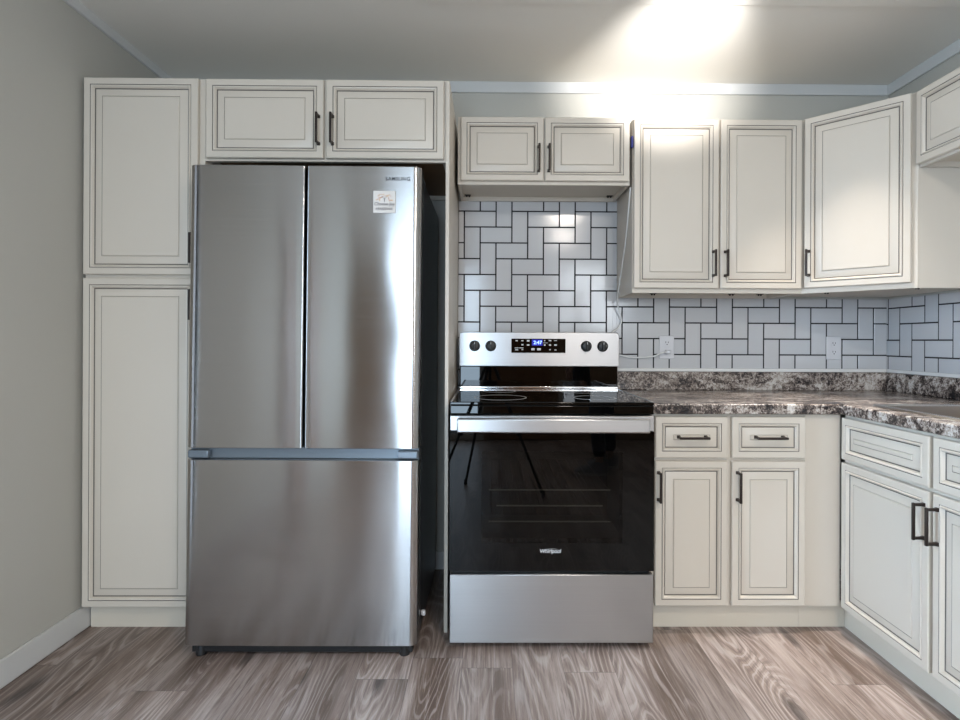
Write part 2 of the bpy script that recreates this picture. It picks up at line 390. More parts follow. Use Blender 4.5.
def make_handle(parent, cx, cz, vertical=True, length=0.118):
    """bar pull in the door's own frame; the door face is at y = -DT"""
    h = length/2; mb = MB(); s = 0.0045; so = DT+0.030
    if vertical:
        mb.box(cx-s, cx+s, -so-0.008, -so, cz-h, cz+h)
        for e in (-1, 1):
            zc = cz + e*(h-0.006)
            mb.rings([[(cx-a, y, zc-a), (cx+a, y, zc-a), (cx+a, y, zc+a), (cx-a, y, zc+a)] for y, a in ((-DT+0.001, 0.0065), (-DT-0.004, 0.006), (-DT-0.012, 0.0045), (-so-0.001, 0.0043))], [0]*4)
    else:
        mb.box(cx-h, cx+h, -so-0.008, -so, cz-s, cz+s)
        for e in (-1, 1):
            xc = cx + e*(h-0.006)
            mb.rings([[(xc-a, y, cz-a), (xc+a, y, cz-a), (xc+a, y, cz+a), (xc-a, y, cz+a)] for y, a in ((-DT+0.001, 0.0065), (-DT-0.004, 0.006), (-DT-0.012, 0.0045), (-so-0.001, 0.0043))], [0]*4)
    return mb.build('handle', M['bronze'], parent, bevel=0.0015)
def carcass(parent, w, d, z0, z1, lift=0.02, floor_mat=None, back=0.0):
    """open box of panels; the bottom panel sits a little up behind the frame"""
    t = 0.012
    mb = MB(); mb.box(0, t, -d+0.019, back, z0, z1).box(w-t, w, -d+0.019, back, z0, z1).box(t, w-t, -d+0.019, back, z1-t, z1).box(t, w-t, -0.006, back, z0+lift, z1-t)
    mb.box(t, w-t, -0.02, -0.006, z0, z0+lift)           # hanging rail under the back
    o = mb.build('carcass', M['cream'], parent)
    MB().box(t, w-t, -d+0.019, -0.006, z0+lift, z0+lift+t).build('bottom_panel', floor_mat or M['cream_board'], parent)
    return o
def face_frame(parent, w, d, z0, z1, stiles, rails, sw=0.03):
    """solid frame: outer stiles, extra centre stiles (x), rails (z)"""
    mb = MB(); y0, y1 = -d, -d+0.019
    mb.box(0, sw, y0, y1, z0, z1).box(w-sw, w, y0, y1, z0, z1)
    for a, b_ in rails: mb.box(sw, w-sw, y0, y1, a, b_)
    for xa, xb, za, zb in stiles: mb.box(xa, xb, y0+0.0003, y1-0.0003, za, zb)
    return mb.build('face_frame', M['cream'], parent)
def bracket(parent, x, y, z, flip=1):
    """small hanging bracket with its screw, seen from below"""
    mb = MB(); mb.box(x-0.014, x+0.014, y-0.010, y+0.010, z-0.003, z)
    mb.lathe([(0.004, 0), (0.004, -0.006), (0.001, -0.007)], (x-0.006*flip, y, z-0.003), n=10)
    mb.lathe([(0.004, 0), (0.004, -0.006), (0.001, -0.007)], (x+0.007*flip, y+0.003, z-0.003), n=10)
    return mb.build('bracket', M['bronze'], parent)

G_WALL = 'cream wall cabinets'; G_BASE = 'cream base cabinets'
# --- pantry
pw, pd = 0.465, 0.61
p = thing('pantry_cabinet', 'tall cream two-door pantry cabinet against the left wall, left of the refrigerator', 'cabinet', (-1.587, 0, 0))
mb = MB(); mb.box(0, 0.012, -pd+0.019, 0, 0.1, 2.168).box(pw-0.012, pw, -pd+0.019, 0, 0.1, 2.168).box(0.012, pw-0.012, -pd+0.019, 0, 2.156, 2.168).box(0.012, pw-0.012, -pd+0.019, 0, 0.1, 0.112).box(0.012, pw-0.012, -0.006, 0, 0.112, 2.156)
mb.build('carcass', M['cream'], p)
face_frame(p, pw, pd, 0.1, 2.168, [], [(0.1, 0.13), (1.37, 1.41), (2.138, 2.168)])
du = make_front('door', p, 0.002, 0.445, 1.398, 2.164, -pd); make_handle(du, 0.432, 0.100)
dl = make_front('door', p, 0.002, 0.445, 0.102, 1.384, -pd); make_handle(dl, 0.432, 1.178)
MB().box(0.002, pw, -pd+0.047, -pd+0.035, 0, 0.1).build('toe_kick', M['cream_board'], p)

# --- over the fridge
fw = 0.944
f = thing('wall_cabinet', 'deep cream two-door cabinet bridging over the steel refrigerator', 'cabinet', (-1.1215, 0, 0), 0, G_WALL)
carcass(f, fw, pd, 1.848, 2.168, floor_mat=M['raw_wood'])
face_frame(f, fw, pd, 1.848, 2.168, [(0.455, 0.489, 1.868, 2.14)], [(1.848, 1.868), (2.14, 2.168)])
a = make_front('door', f, 0.010, 0.467, 1.856, 2.163, -pd); make_handle(a, 0.4395, 0.108)
a = make_front('door', f, 0.4775, 0.9365, 1.856, 2.163, -pd); make_handle(a, 0.0265, 0.108)
# --- panel right of the fridge
tag(MB().box(-0.1770, -0.1625, -0.622, -0.001, 0, 2.165).build('end_panel', M['cream'], bevel=0.001),
    'tall narrow cream end panel standing between refrigerator and range', 'panel')

# --- over the range
r0, rw, ud = -0.1475, 0.77, 0.31
f = thing('wall_cabinet', 'short cream two-door wall cabinet hanging above the range', 'cabinet', (r0, 0, 0), 0, G_WALL)
carcass(f, rw, ud, 1.845, 2.147)
face_frame(f, rw, ud, 1.845, 2.147, [(0.36, 0.41, 1.865, 2.127)], [(1.845, 1.865), (2.127, 2.147)])
a = make_front('door', f, 0.014, 0.3815, 1.859, 2.142, -ud); make_handle(a, 0.3465, 0.096)
a = make_front('door', f, 0.3885, 0.7655, 1.859, 2.142, -ud); make_handle(a, 0.0165, 0.096)
bracket(f, 0.035, -0.05, 1.865); bracket(f, rw-0.035, -0.05, 1.865, -1)

# --- tall two-door upper
f = thing('wall_cabinet', 'tall cream two-door wall cabinet hanging just right of the range', 'cabinet', (0.636, 0, 0), 0, G_WALL)
uw = 0.7605
carcass(f, uw, ud, 1.364, 2.143)
face_frame(f, uw, ud, 1.364, 2.143, [(0.36, 0.41, 1.384, 2.12)], [(1.364, 1.384), (2.12, 2.143)])
a = make_front('door', f, 0.003, 0.3815, 1.384, 2.138, -ud); make_handle(a, 0.3535, 0.110)
a = make_front('door', f, 0.3905, 0.7535, 1.384, 2.138, -ud); make_handle(a, 0.0200, 0.110)
bracket(f, 0.17, -0.05, 1.384); bracket(f, 0.56, -0.05, 1.384, -1); bracket(f, 0.70, -0.05, 1.384)

# --- diagonal corner upper
f = thing('wall_cabinet', 'cream corner wall cabinet with one diagonal door', 'cabinet', (0, 0, 0), 0, G_WALL)
cx0, cxr, cs = 1.3972, 2.0085, 0.305
poly = [(cx0, -0.001), (cx0, -cs), (1.7010, -0.607), (cxr, -0.607), (cxr, -0.001)]
def inset_poly(t): return [(cx0+t, -0.001-t), (cx0+t, -cs), (1.7010-0.001, -0.607+t), (cxr-t, -0.607+t), (cxr-t, -0.001-t)]
mb = MB(); q = inset_poly(0.012)
mb.box(cx0, cx0+0.012, -cs, -0.001, 1.364, 2.143).box(1.7010, cxr, -0.607, -0.595, 1.364, 2.143)
mb.prism([(cx0+0.012, -0.001), (cx0+0.012, -cs), (1.7010, -0.595), (cxr, -0.595), (cxr, -0.001)], 2.131, 2.143)
mb.build('carcass', M['cream'], f)
MB().prism([(cx0+0.012, -0.003), (cx0+0.012, -cs), (1.7010, -0.595), (cxr-0.001, -0.595), (cxr-0.001, -0.003)], 1.374, 1.386).build('bottom_panel', M['cream_board'], f)
fl = math.hypot(1.7010-cx0, 0.607-cs)
fr = MB(); fr.box(0, 0.03, 0, 0.019, 1.364, 2.143).box(fl-0.03, fl, 0, 0.019, 1.364, 2.143).box(0.03, fl-0.03, 0, 0.019, 1.364, 1.39).box(0.03, fl-0.03, 0, 0.019, 2.12, 2.143)
fr.build('face_frame', M['cream'], f, loc=(cx0, -cs, 0), rotz=-PI/4)
k = math.sqrt(0.5)
a = make_front('door', f, 0, 0.388, 1.386, 2.140, 0, loc=(cx0+k*0.020, -cs-k*0.020, 1.386), rotz=-PI/4); make_handle(a, 0.019, 0.110)
bracket(f, 1.52, -0.30, 1.374); bracket(f, 1.75, -0.54, 1.374)

# --- short upper on the right wall
f = thing('wall_cabinet', 'short cream wall cabinet high on the right wall above the sink', 'cabinet', (XR-0.0005, -0.612, 0), -PI/2, G_WALL)
carcass(f, 0.91, 0.305, 1.842, 2.143)
face_frame(f, 0.91, 0.305, 1.842, 2.143, [(0.43, 0.48, 1.862, 2.123)], [(1.842, 1.862), (2.123, 2.143)])
a = make_front('door', f, 0.004, 0.450, 1.852, 2.139, -0.305); make_handle(a, 0.43, 0.096)
a = make_front('door', f, 0.459, 0.905, 1.852, 2.139, -0.305); make_handle(a, 0.018, 0.096)

# --- base cabinet right of the range
bd = 0.61
def base_carcass(parent, w, toe=True, top=0.861, x_from=0.0):
    mb = MB(); t = 0.012
    mb.box(0, t, -bd+0.019, 0, 0.1, top).box(w-t, w, -bd+0.019, 0, 0.1, top).box(t, w-t, -bd+0.019, 0, 0.1, 0.1+t).box(t, w-t, -0.006, 0, 0.1+t, top).box(t, w-t, -bd+0.019, -bd+0.06, top-t, top)
    mb.build('carcass', M['cream'], parent)
    MB().box(x_from, w, -bd+0.047, -bd+0.035, 0, 0.1).build('toe_kick', M['cream_board'], parent)
f = thing('base_cabinet', 'cream base cabinet with two drawers over two doors, right of the range', 'cabinet', (0.620, 0, 0), 0, G_BASE)
bw = 0.628
base_carcass(f, bw)
face_frame(f, bw, bd, 0.1, 0.861, [(0.30, 0.345, 0.13, 0.85)], [(0.1, 0.13), (0.66, 0.70), (0.845, 0.861)])
for x0, x1, hx in ((0.031, 0.3170, 0.0115), (0.3330, 0.6225, 0.0200)):
    a = make_front('drawer', f, x0, x1, 0.689, 0.851, -bd); make_handle(a, (x1-x0)/2, 0.083, vertical=False)
    a = make_front('door', f, x0, x1, 0.108, 0.676, -bd); make_handle(a, hx, 0.471)
# --- filler to the corner
f = thing('corner_filler', 'plain cream filler board in the corner between the base cabinets', 'panel', (1.2485, -bd, 0))
MB().box(0, 0.1420, -0.002, 0.017, 0.1, 0.861).build('board', M['cream'], f)
MB().box(0.0005, 0.1845, 0.035, 0.047, 0, 0.1).build('toe_kick', M['cream_board'], f)
# --- sink base
f = thing('base_cabinet', 'cream sink base cabinet with two doors along the right wall under the sink', 'cabinet', (XR-0.0005, -0.630, 0), -PI/2, G_BASE)
base_carcass(f, 0.914, x_from=-0.066)
face_frame(f, 0.914, bd, 0.1, 0.861, [(0.44, 0.474, 0.13, 0.85)], [(0.1, 0.13), (0.66, 0.70), (0.845, 0.861)])
for x0, x1, hx in ((0.006, 0.448, 0.424), (0.464, 0.908, 0.020)):
    make_front('drawer_front', f, x0, x1, 0.689, 0.851, -bd)
    a = make_front('door', f, x0, x1, 0.108, 0.676, -bd); make_handle(a, hx, 0.471)

# ------------------------------------------------------------------ countertop with sink
ZT, ZBT = 0.904, 0.8625
xs = [0.6165, 1.376, 1.462, 1.900, XR-0.0005]; ys = [-0.0005, -0.645, -0.705, -1.46, -1.62]
cells = {(i, 0) for i in range(4)} | {(1, 1), (2, 1), (3, 1), (1, 2), (3, 2), (1, 3), (2, 3), (3, 3)}
mb = MB(); vt = {}; vb = {}
def gv(dct, i, j, z):
    if (i, j) not in dct: dct[(i, j)] = mb.bm.verts.new((xs[i], ys[j], z))
    return dct[(i, j)]
for (i, j) in cells:
    mb.bm.faces.new([gv(vt, i, j, ZT), gv(vt, i, j+1, ZT), gv(vt, i+1, j+1, ZT), gv(vt, i+1, j, ZT)])
    mb.bm.faces.new([gv(vb, i+1, j, ZBT), gv(vb, i+1, j+1, ZBT), gv(vb, i, j+1, ZBT), gv(vb, i, j, ZBT)])
    for (di, dj, p0, p1) in ((-1, 0, (i, j), (i, j+1)), (1, 0, (i+1, j), (i+1, j+1)), (0, -1, (i, j), (i+1, j)), (0, 1, (i, j+1), (i+1, j+1))):
        if (i+di, j+dj) not in cells:
            mb.bm.faces.new([gv(vt, *p0, ZT), gv(vt, *p1, ZT), gv(vb, *p1, ZBT), gv(vb, *p0, ZBT)])
ct = mb.build('countertop', M['laminate'], bevel=0.006, seg=3)
tag(ct, 'L-shaped granite-look laminate countertop over the base cabinets', 'countertop')
mb = MB(); mb.box(0.6165, XR-0.0205, -0.0195, -0.0005, ZT+0.0002, 0.995).box(XR-0.0200, XR-0.0005, -1.62, -0.0005, ZT+0.0002, 0.995)
mb.build('upstand', M['laminate'], ct, bevel=0.003)
# caulk line above the upstand
mb = MB(); mb.box(0.6165, XR-0.009, -0.010, -0.0005, 0.9955, 1.0120).box(XR-0.010, XR-0.0005, -1.62, -0.010, 0.9955, 1.0120)
tag(mb.build('caulk_strip', M['caulk'], bevel=0.002), 'white caulk strip between the wall tiles and the countertop upstand', 'caulk')

s = thing('kitchen_sink', 'stainless steel drop-in sink set in the countertop on the right', 'sink', (1.681, -1.0825, ZT))
sx_, sy_ = 0.235, 0.395
def rr(hx, hy, r, z, n=5):
    pts = []
    for cx_, cy_, a0 in ((hx-r, hy-r, 0), (-hx+r, hy-r, PI/2), (-hx+r, -hy+r, PI), (hx-r, -hy+r, 1.5*PI)):
        for k_ in range(n+1):
            a_ = a0 + PI/2*k_/n; pts.append((cx_+r*math.cos(a_), cy_+r*math.sin(a_), z))
    return pts
mb = MB(); mb.rings([rr(sx_, sy_, 0.04, 0.0005), rr(sx_-0.004, sy_-0.004, 0.04, 0.006), rr(sx_-0.022, sy_-0.022, 0.04, 0.0065), rr(sx_-0.026, sy_-0.026, 0.04, 0.001)], [0]*4, cap=False, back=False)
mb.build('rim', M['sink'], s)
mb = MB(); mb.rings([rr(sx_-0.026, sy_-0.026, 0.04, 0.001), rr(sx_-0.034, sy_-0.034, 0.045, -0.03), rr(sx_-0.045, sy_-0.045, 0.05, -0.16), rr(sx_-0.075, sy_-0.075, 0.05, -0.185), rr(0.02, 0.02, 0.0199, -0.19)], [0]*5, back=False)
mb.build('basin', M['basin'], s)

# ------------------------------------------------------------------ tiled splashback
U = 0.0794
def herringbone(regions, ax, az, name, label, loc, rotz):
    """two-to-one tiles, one mesh with its grout bed; local x right, y out negative, z up"""
    mb = MB(); rnd_ = random.Random(3); g = 0.0032; ch = 0.0012
    for (x0, x1, z0, z1) in regions: mb.box(x0, x1, -0.0060, -0.0005, z0, z1, 0)
    def tile(a, b_, c_, d_):
        mi = rnd_.choice((1, 1, 1, 2, 3))
        for (x0, x1, z0, z1) in regions:
            p0, p1, q0, q1 = max(a+g, x0), min(b_-g, x1), max(c_+g, z0), min(d_-g, z1)
            if p1-p0 < 0.004 or q1-q0 < 0.004: continue
            mb.rings([[(p0, -0.0060, q0), (p1, -0.0060, q0), (p1, -0.0060, q1), (p0, -0.0060, q1)],
                      [(p0, -0.0073, q0), (p1, -0.0073, q0), (p1, -0.0073, q1), (p0, -0.0073, q1)],
                      [(p0+ch, -0.008, q0+ch), (p1-ch, -0.008, q0+ch), (p1-ch, -0.008, q1-ch), (p0+ch, -0.008, q1-ch)]], [mi]*3, cap_mi=mi, back=False)
    for r in range(-14, 14):               # r counts rows downwards from az
        for c_ in range(-60, 60):
            ph = (c_ - r) % 4; x = ax + c_*U; z = az - r*U
            if ph == 0: tile(x, x+2*U, z-U, z)
            if ph == 3: tile(x, x+U, z-2*U, z)
    return tag(mb.build(name, [M['grout'], M['tile'], M['tile_b'], M['tile_c']], loc=loc, rotz=rotz, smooth=10), label, 'tiles')
herringbone([(-0.160, 0.6155, 0.90, 1.8445), (0.6155, 0.6355, 1.0125, 1.8445), (0.6355, XR-0.0085, 1.0125, 1.3635)], 1.695, 1.2400, 'tile_backsplash',
            'white herringbone wall tiles with black grout on the back wall behind the range', (0, 0, 0), 0)
herringbone([(0.0005, 1.62, 1.0125, 1.3635)], 0.175, 1.2370, 'tile_backsplash',
            'white herringbone wall tiles on the right wall above the sink', (XR, 0, 0), -PI/2)

# ------------------------------------------------------------------ refrigerator
fr_ = thing('refrigerator', 'stainless steel french-door refrigerator with a bottom freezer drawer', 'refrigerator', (-0.6775, -0.08, 0.0))
hw = 0.4200
FY = -0.728                       # front of the doors, local
MB().box(-hw+0.004, hw-0.004, -0.620, 0, 0.035, 1.752).build('case', M['dark_side'], fr_, bevel=0.004)
MB().box(-hw+0.010, hw-0.010, -0.653, -0.6205, 0.05, 1.745).build('gasket', M['black_plastic'], fr_)
def panel_profile(x0, x1, rl, rr_, bulge=0.0016):
    """door outline seen from above, rounded outer edges, faint outward bow"""
    pts = []; yb = FY+0.074; n = 10
    def bow(x): q = (x-x0)/(x1-x0)*2-1; return FY + bulge*q*q
    pts.append((x0, yb))
    for k_ in range(n+1):
        a_ = PI - PI/2*(1-k_/n) if False else PI/2*k_/n
        pts.append((x0+rl-rl*math.cos(a_), bow(x0+rl) + rl*0.75*(1-math.sin(a_))))
    for k_ in range(1, 16):
        x = x0+rl + (x1-rr_-x0-rl)*k_/16; pts.append((x, bow(x)))
    for k_ in range(n+1):
        a_ = PI/2*(1-k_/n)
        pts.append((x1-rr_+rr_*math.cos(a_), bow(x1-rr_) + rr_*0.75*(1-math.sin(a_))))
    pts.append((x1, yb))
    return pts
def fridge_panel(name, x0, x1, z0, z1, rl, rr_):
    return MB().prism(panel_profile(x0, x1, rl, rr_), z0, z1).build(name, M['steel'], fr_, bevel=0.0015, smooth=50)
xm = 0.0030
dl = fridge_panel('door', -hw, xm-0.005, 0.744, 1.768, 0.030, 0.006)
dr = fridge_panel('door', xm+0.005, hw, 0.744, 1.768, 0.006, 0.030)
dz = fridge_panel('freezer_drawer', -hw, hw, 0.036, 0.701, 0.030, 0.030)
MB().box(-hw+0.004, hw-0.004, FY+0.035, -0.6535, 0.7015, 0.7435).build('handle_recess', M['recess'], fr_, bevel=0.002)
for sgn in (-1, 1):
    xe = sgn*(hw-0.042)
    MB().box(xe-0.038, xe+0.038, FY+0.008, FY+0.034, 0.705, 0.735).build('recess_end', M['recess'], fr_, bevel=0.006, seg=3)
for sgn in (-1, 1):
    MB().box(sgn*(hw-0.01)-sgn*0.09, sgn*(hw-0.01), -0.66, -0.50, 1.7525, 1.776).build('hinge_cover', M['recess'], fr_, bevel=0.006)
    for fy in (-0.69, -0.06):
        MB().lathe([(0.018, -0.012 if fy < -0.3 else 0.0), (0.020, 0.000 if fy < -0.3 else 0.006), (0.016, 0.012), (0.016, 0.035)], (sgn*(hw-0.05), fy, 0.0), n=20).build('foot', M['black_plastic'], fr_)
MB().box(-hw+0.02, hw-0.02, -0.700, -0.60, 0.000, 0.034).build('base_grille_shade', M['black_plastic'], fr_, bevel=0.003)  # black grille drawn forward to supply the shade under the fridge
MB().box(hw-0.003, hw+0.014, -0.60, -0.585, 0.085, 0.105).build('cable_clip', M['white_plastic'], fr_, bevel=0.004)
text('brand_lettering', 'SAMSUNG', 0.0190, M['letter'], fr_, (hw-0.084, FY+0.0002, 1.722), space=1.06, depth=0.0010, bold=0.00035)
fr_.rotation_euler = (math.radians(-0.75), math.radians(0.15), 0)
fr_.location.z = 0.0012

mg = thing('fridge_magnet', 'small square white magnet with a tree and lettering on the right refrigerator door', 'magnet', (-0.392, -0.0, 1.0))
mg.location = (-0.3850, -0.7870, 1.647)
MB().box(-0.0400, 0.0400, -0.004, 0.0, -0.0405, 0.0405).build('card', M['magnet'], mg, bevel=0.001)
mb = MB(); rn = random.Random(5)
for k_ in range(34):
    a_ = rn.uniform(0.12, PI-0.12); q = rn.uniform(0.55, 1.0); cx_, cz_ = 0.031*q*math.cos(a_), 0.002+0.030*q*math.sin(a_)
    mb.lathe([(0.0018, 0.0040), (0.0018, 0.0044)], (cx_, 0, cz_), axis='-y', n=6, mi=k_ % 2)
mb.build('leaves', [M['ink_red'], M['ink_orange']], mg)
mb = MB(); mb.tube([(0, -0.0042, 0.000), (0.0005, -0.0042, 0.014)], 0.0009, 6)
for e in (-1, 1): mb.tube([(0, -0.0042, 0.010), (e*0.010, -0.0042, 0.021)], 0.0006, 6)
mb.build('trunk', M['ink'], mg)
text('lettering', 'Choose Joy', 0.0165, M['ink'], mg, (0, -0.0044, -0.0080), depth=0.0004, shear=0.15, space=0.95)
mb = MB(); x = -0.030
while x < 0.030:
    h_ = rn.uniform(0.007, 0.013)
    mb.tube([(x, -0.0042, -0.025-h_/2), (x+0.0025, -0.0042, -0.025+h_/2), (x+0.004, -0.0042, -0.028)], 0.0010, 5); x += 0.0068
mb.build('flourish', M['ink'], mg)
mg.rotation_euler = (math.radians(-0.75), math.radians(0.15), 0)

# ------------------------------------------------------------------ range
rg = thing('range', 'freestanding stainless electric range with a black glass cooktop and oven door', 'range', (0.2325, -0.03, 0.0))
h = 0.381
Yf = -0.715                        # local y of the door face (world -0.745)
mb = MB(); t = 0.03
mb.box(-h+0.003, -h+0.003+t, -0.655, 0, 0.03, 0.895).box(h-0.003-t, h-0.003, -0.655, 0, 0.03, 0.895).box(-h+0.003+t, h-0.003-t, -t, 0, 0.03, 0.895)
mb.box(-h+0.003+t, h-0.003-t, -0.655, -t, 0.03, 0.29).box(-h+0.003+t, h-0.003-t, -0.655, -t, 0.80, 0.895)
mb.build('body', M['dark_side'], rg)
mb = MB(); mb.box(-h, h, -0.708, -0.095, 0.9065, 0.9185); mb.build('cooktop', M['black_glass'], rg, bevel=0.003)
for e in (-1, 1): MB().box(e*h, e*(h-0.010), -0.700, -0.10, 0.896, 0.9205).build('side_trim', M['steel_range'], rg, bevel=0.002)
MB().box(-h, h, -0.706, -0.6555, 0.872, 0.9062).build('front_band', M['black_glass'], rg, bevel=0.004)
for bx, by, br in ((-0.19, -0.54, 0.105), (0.19, -0.54, 0.085), (-0.19, -0.25, 0.075), (0.19, -0.25, 0.095)):
    mb = MB(); mb.rings([[(bx+q*math.cos(2*PI*i/40), by+q*math.sin(2*PI*i/40), z) for i in range(40)] for q, z in ((br, 0.9186), (br, 0.9189), (br-0.003, 0.9189), (br-0.003, 0.9186))], [0]*4, cap=False, back=False)
    mb.build('burner_ring', M['print'], rg)
# backguard
def round_rect_xz(hx, z0, z1, r, lower=0.004, n=6):
    pts = [(-hx+lower, z0), (hx-lower, z0), (hx, z0+lower)]
    for k_ in range(n+1): a_ = PI/2*k_/n; pts.append((hx-r+r*math.cos(a_), z1-r+r*math.sin(a_)))
    for k_ in range(n+1): a_ = PI/2+PI/2*k_/n; pts.append((-hx+r+r*math.cos(a_), z1-r+r*math.sin(a_)))
    pts.append((-hx, z0+lower)); return pts
bgx = 0.3785
MB().prism(round_rect_xz(bgx, 1.026, 1.187, 0.016), -0.145, -0.045, axis='y').build('control_panel', M['steel_range'], rg, bevel=0.006, seg=3)
MB().box(-bgx+0.002, bgx-0.002, -0.120, -0.035, 0.9187, 1.0255).build('backguard', M['black_glass'], rg, bevel=0.003)
MB().box(-bgx+0.002, bgx-0.002, -0.128, -0.1205, 0.9187, 0.930).build('vent_trim', M['chrome'], rg, bevel=0.002)
PY = -0.1455
scr = MB().box(-0.132, 0.124, PY-0.003, PY+0.001, 1.090, 1.157).build('display', M['black_glass'], rg, bevel=0.002)
MB().box(-0.035, 0.015, PY-0.0036, PY-0.003, 1.124, 1.153).build('screen', M['blue_screen'], scr)
text('clock', '2:47', 0.023, M['blue_digit'], scr, (-0.008, PY-0.0038, 1.138), depth=0.0003, bold=0.0004)
mb = MB(); rn = random.Random(11)
for bx, bz, bw_, bh in ((-0.107,1.147,.010,.005),(-0.080,1.147,.010,.005),(-0.053,1.147,.012,.008),(-0.080,1.128,.010,.006),(-0.053,1.127,.012,.006),(-0.107,1.113,.018,.003),(-0.085,1.113,.020,.003),(-0.107,1.104,.014,.004),(-0.080,1.105,.008,.004),
                        (-0.030,1.107,.016,.010),(-0.002,1.107,.018,.010),(0.025,1.148,.005,.006),(0.050,1.148,.012,.006),(0.076,1.148,.014,.003),(0.025,1.127,.008,.006),(0.050,1.127,.010,.007),(0.076,1.127,.012,.007),(0.050,1.105,.008,.004),(0.076,1.104,.010,.004),(0.028,1.137,.022,.002)):
    mb.box(bx-bw_/2, bx+bw_/2, PY-0.0034, PY-0.003, bz-bh/2, bz+bh/2)
mb.build('button_marks', M['print'], scr)
for kx in (-0.305, -0.229, 0.222, 0.299):
    kn = MB().lathe([(0.0255, 0.0005), (0.0255, 0.004), (0.0225, 0.007), (0.0200, 0.020), (0.0150, 0.022)], (kx, PY, 1.122), axis='-y', n=32).build('knob', M['black_plastic'], rg)
    MB().box(kx-0.0045, kx+0.0045, PY-0.034, PY-0.0215, 1.122-0.020, 1.122+0.020).build('grip', M['black_plastic'], kn, bevel=0.002)
    MB().box(kx-0.001, kx+0.001, PY-0.0345, PY-0.034, 1.130, 1.141).build('pointer', M['letter_white'], kn)
# oven door
MB().box(-h+0.001, h-0.001, Yf, -0.658, 0.811, 0.868).build('door_trim', M['steel_range'], rg, bevel=0.003)
mb = MB(); mb.box(-h+0.001, -0.262, Yf, -0.658, 0.292, 0.810).box(0.262, h-0.001, Yf, -0.658, 0.292, 0.810).box(-0.262, 0.262, Yf, -0.658, 0.292, 0.395).box(-0.262, 0.262, Yf, -0.658, 0.735, 0.810)
od = mb.build('oven_door', M['black_glass'], rg)
MB().box(-0.262, 0.262, Yf, Yf+0.006, 0.395, 0.735).build('window', M['oven_window'], od)
text('brand_lettering', 'Whirlpool', 0.0200, M['letter_white'], od, (-0.006, Yf-0.0012, 0.366), shear=0.12, space=0.95, depth=0.001)
mb = MB(); mb.tube([(-0.006+0.030*math.cos(a_)*1.0, Yf-0.001, 0.366+0.0085*math.sin(a_)+0.003*math.cos(a_)) for a_ in [0.2+2.9*i/14 for i in range(15)]], 0.0004, 5)
mb.build('brand_swoosh', M['letter_white'], od)
hd = MB(); hd.box(-0.352, 0.352, Yf-0.050, Yf-0.034, 0.811, 0.864)
hdl = hd.build('handle', M['steel_range'], rg, bevel=0.006, seg=3)
for e in (-1, 1): MB().box(e*0.335-0.014, e*0.335+0.014, Yf-0.0345, Yf+0.001, 0.822, 0.853).build('handle_post', M['steel_range'], hdl, bevel=0.003)
for z, half in ((0.571, 0.235), (0.510, 0.205), (0.449, 0.235)):
    rk = MB().tube([(-half, -0.630, z), (half, -0.630, z)], 0.0030, 8).build('oven_rack', M['rack'], rg)
    mb = MB()
    for i in range(11):
        x = (-1 + 2*i/10)*(half-0.01); mb.tube([(x, -0.630, z+0.003), (x, -0.08, z+0.003)], 0.0018, 6)
    mb.tube([(-half, -0.08, z), (half, -0.08, z)], 0.003, 8)
    mb.build('rack_rods', M['black_plastic'], rk)
MB().box(-h+0.002, h-0.002, Yf, -0.656, 0.024, 0.279).build('drawer', M['steel_range'], rg, bevel=0.003)
MB().box(-h+0.012, h-0.012, -0.690, -0.656, 0.2795, 0.2915).build('door_gap', M['black_plastic'], rg)
for ex in (-1, 1):
    for yy in (-0.64, -0.04):
        MB().lathe([(0.016, 0), (0.018, 0.005), (0.012, 0.009), (0.012, 0.031)], (ex*(h-0.04), yy, 0), n=18).build('foot', M['black_plastic'], rg)
MB().box(-h+0.02, h-0.02, -0.66, -0.64, 0.008, 0.0295).build('base_rail', M['black_plastic'], rg)

# ------------------------------------------------------------------ outlets, cords, tape
def outlet(x, label):
    o = thing('electrical_outlet', label, 'outlet', (x, -0.008, 1.117), 0, 'outlets in the tiled back wall')
    MB().box(-0.037, 0.037, -0.006, 0, -0.058, 0.058).build('cover_plate', M['white_plastic'], o, bevel=0.003)
    for zc in (0.022, -0.022):
        soc = MB().prism([(0.016*math.cos(a_)*1.0, zc+max(-0.013, min(0.013, 0.017*math.sin(a_)))) for a_ in [2*PI*i/24 for i in range(24)]], -0.008, -0.0062, axis='y').build('receptacle', M['white_plastic'], o)
        mb = MB(); mb.box(-0.0075, -0.0050, -0.0086, -0.0078, zc-0.001, zc+0.008).box(0.0050, 0.0075, -0.0086, -0.0078, zc-0.001, zc+0.007)
        mb.lathe([(0.0028, 0.0078), (0.0028, 0.0086)], (0, 0, zc-0.007), axis='-y', n=10)
        mb.build('slots', M['slot'], soc)
outlet(0.887, 'white wall outlet with a cord plugged in, nearest the range')
outlet(1.729, 'white wall outlet with nothing plugged in, in the tiles near the right corner')

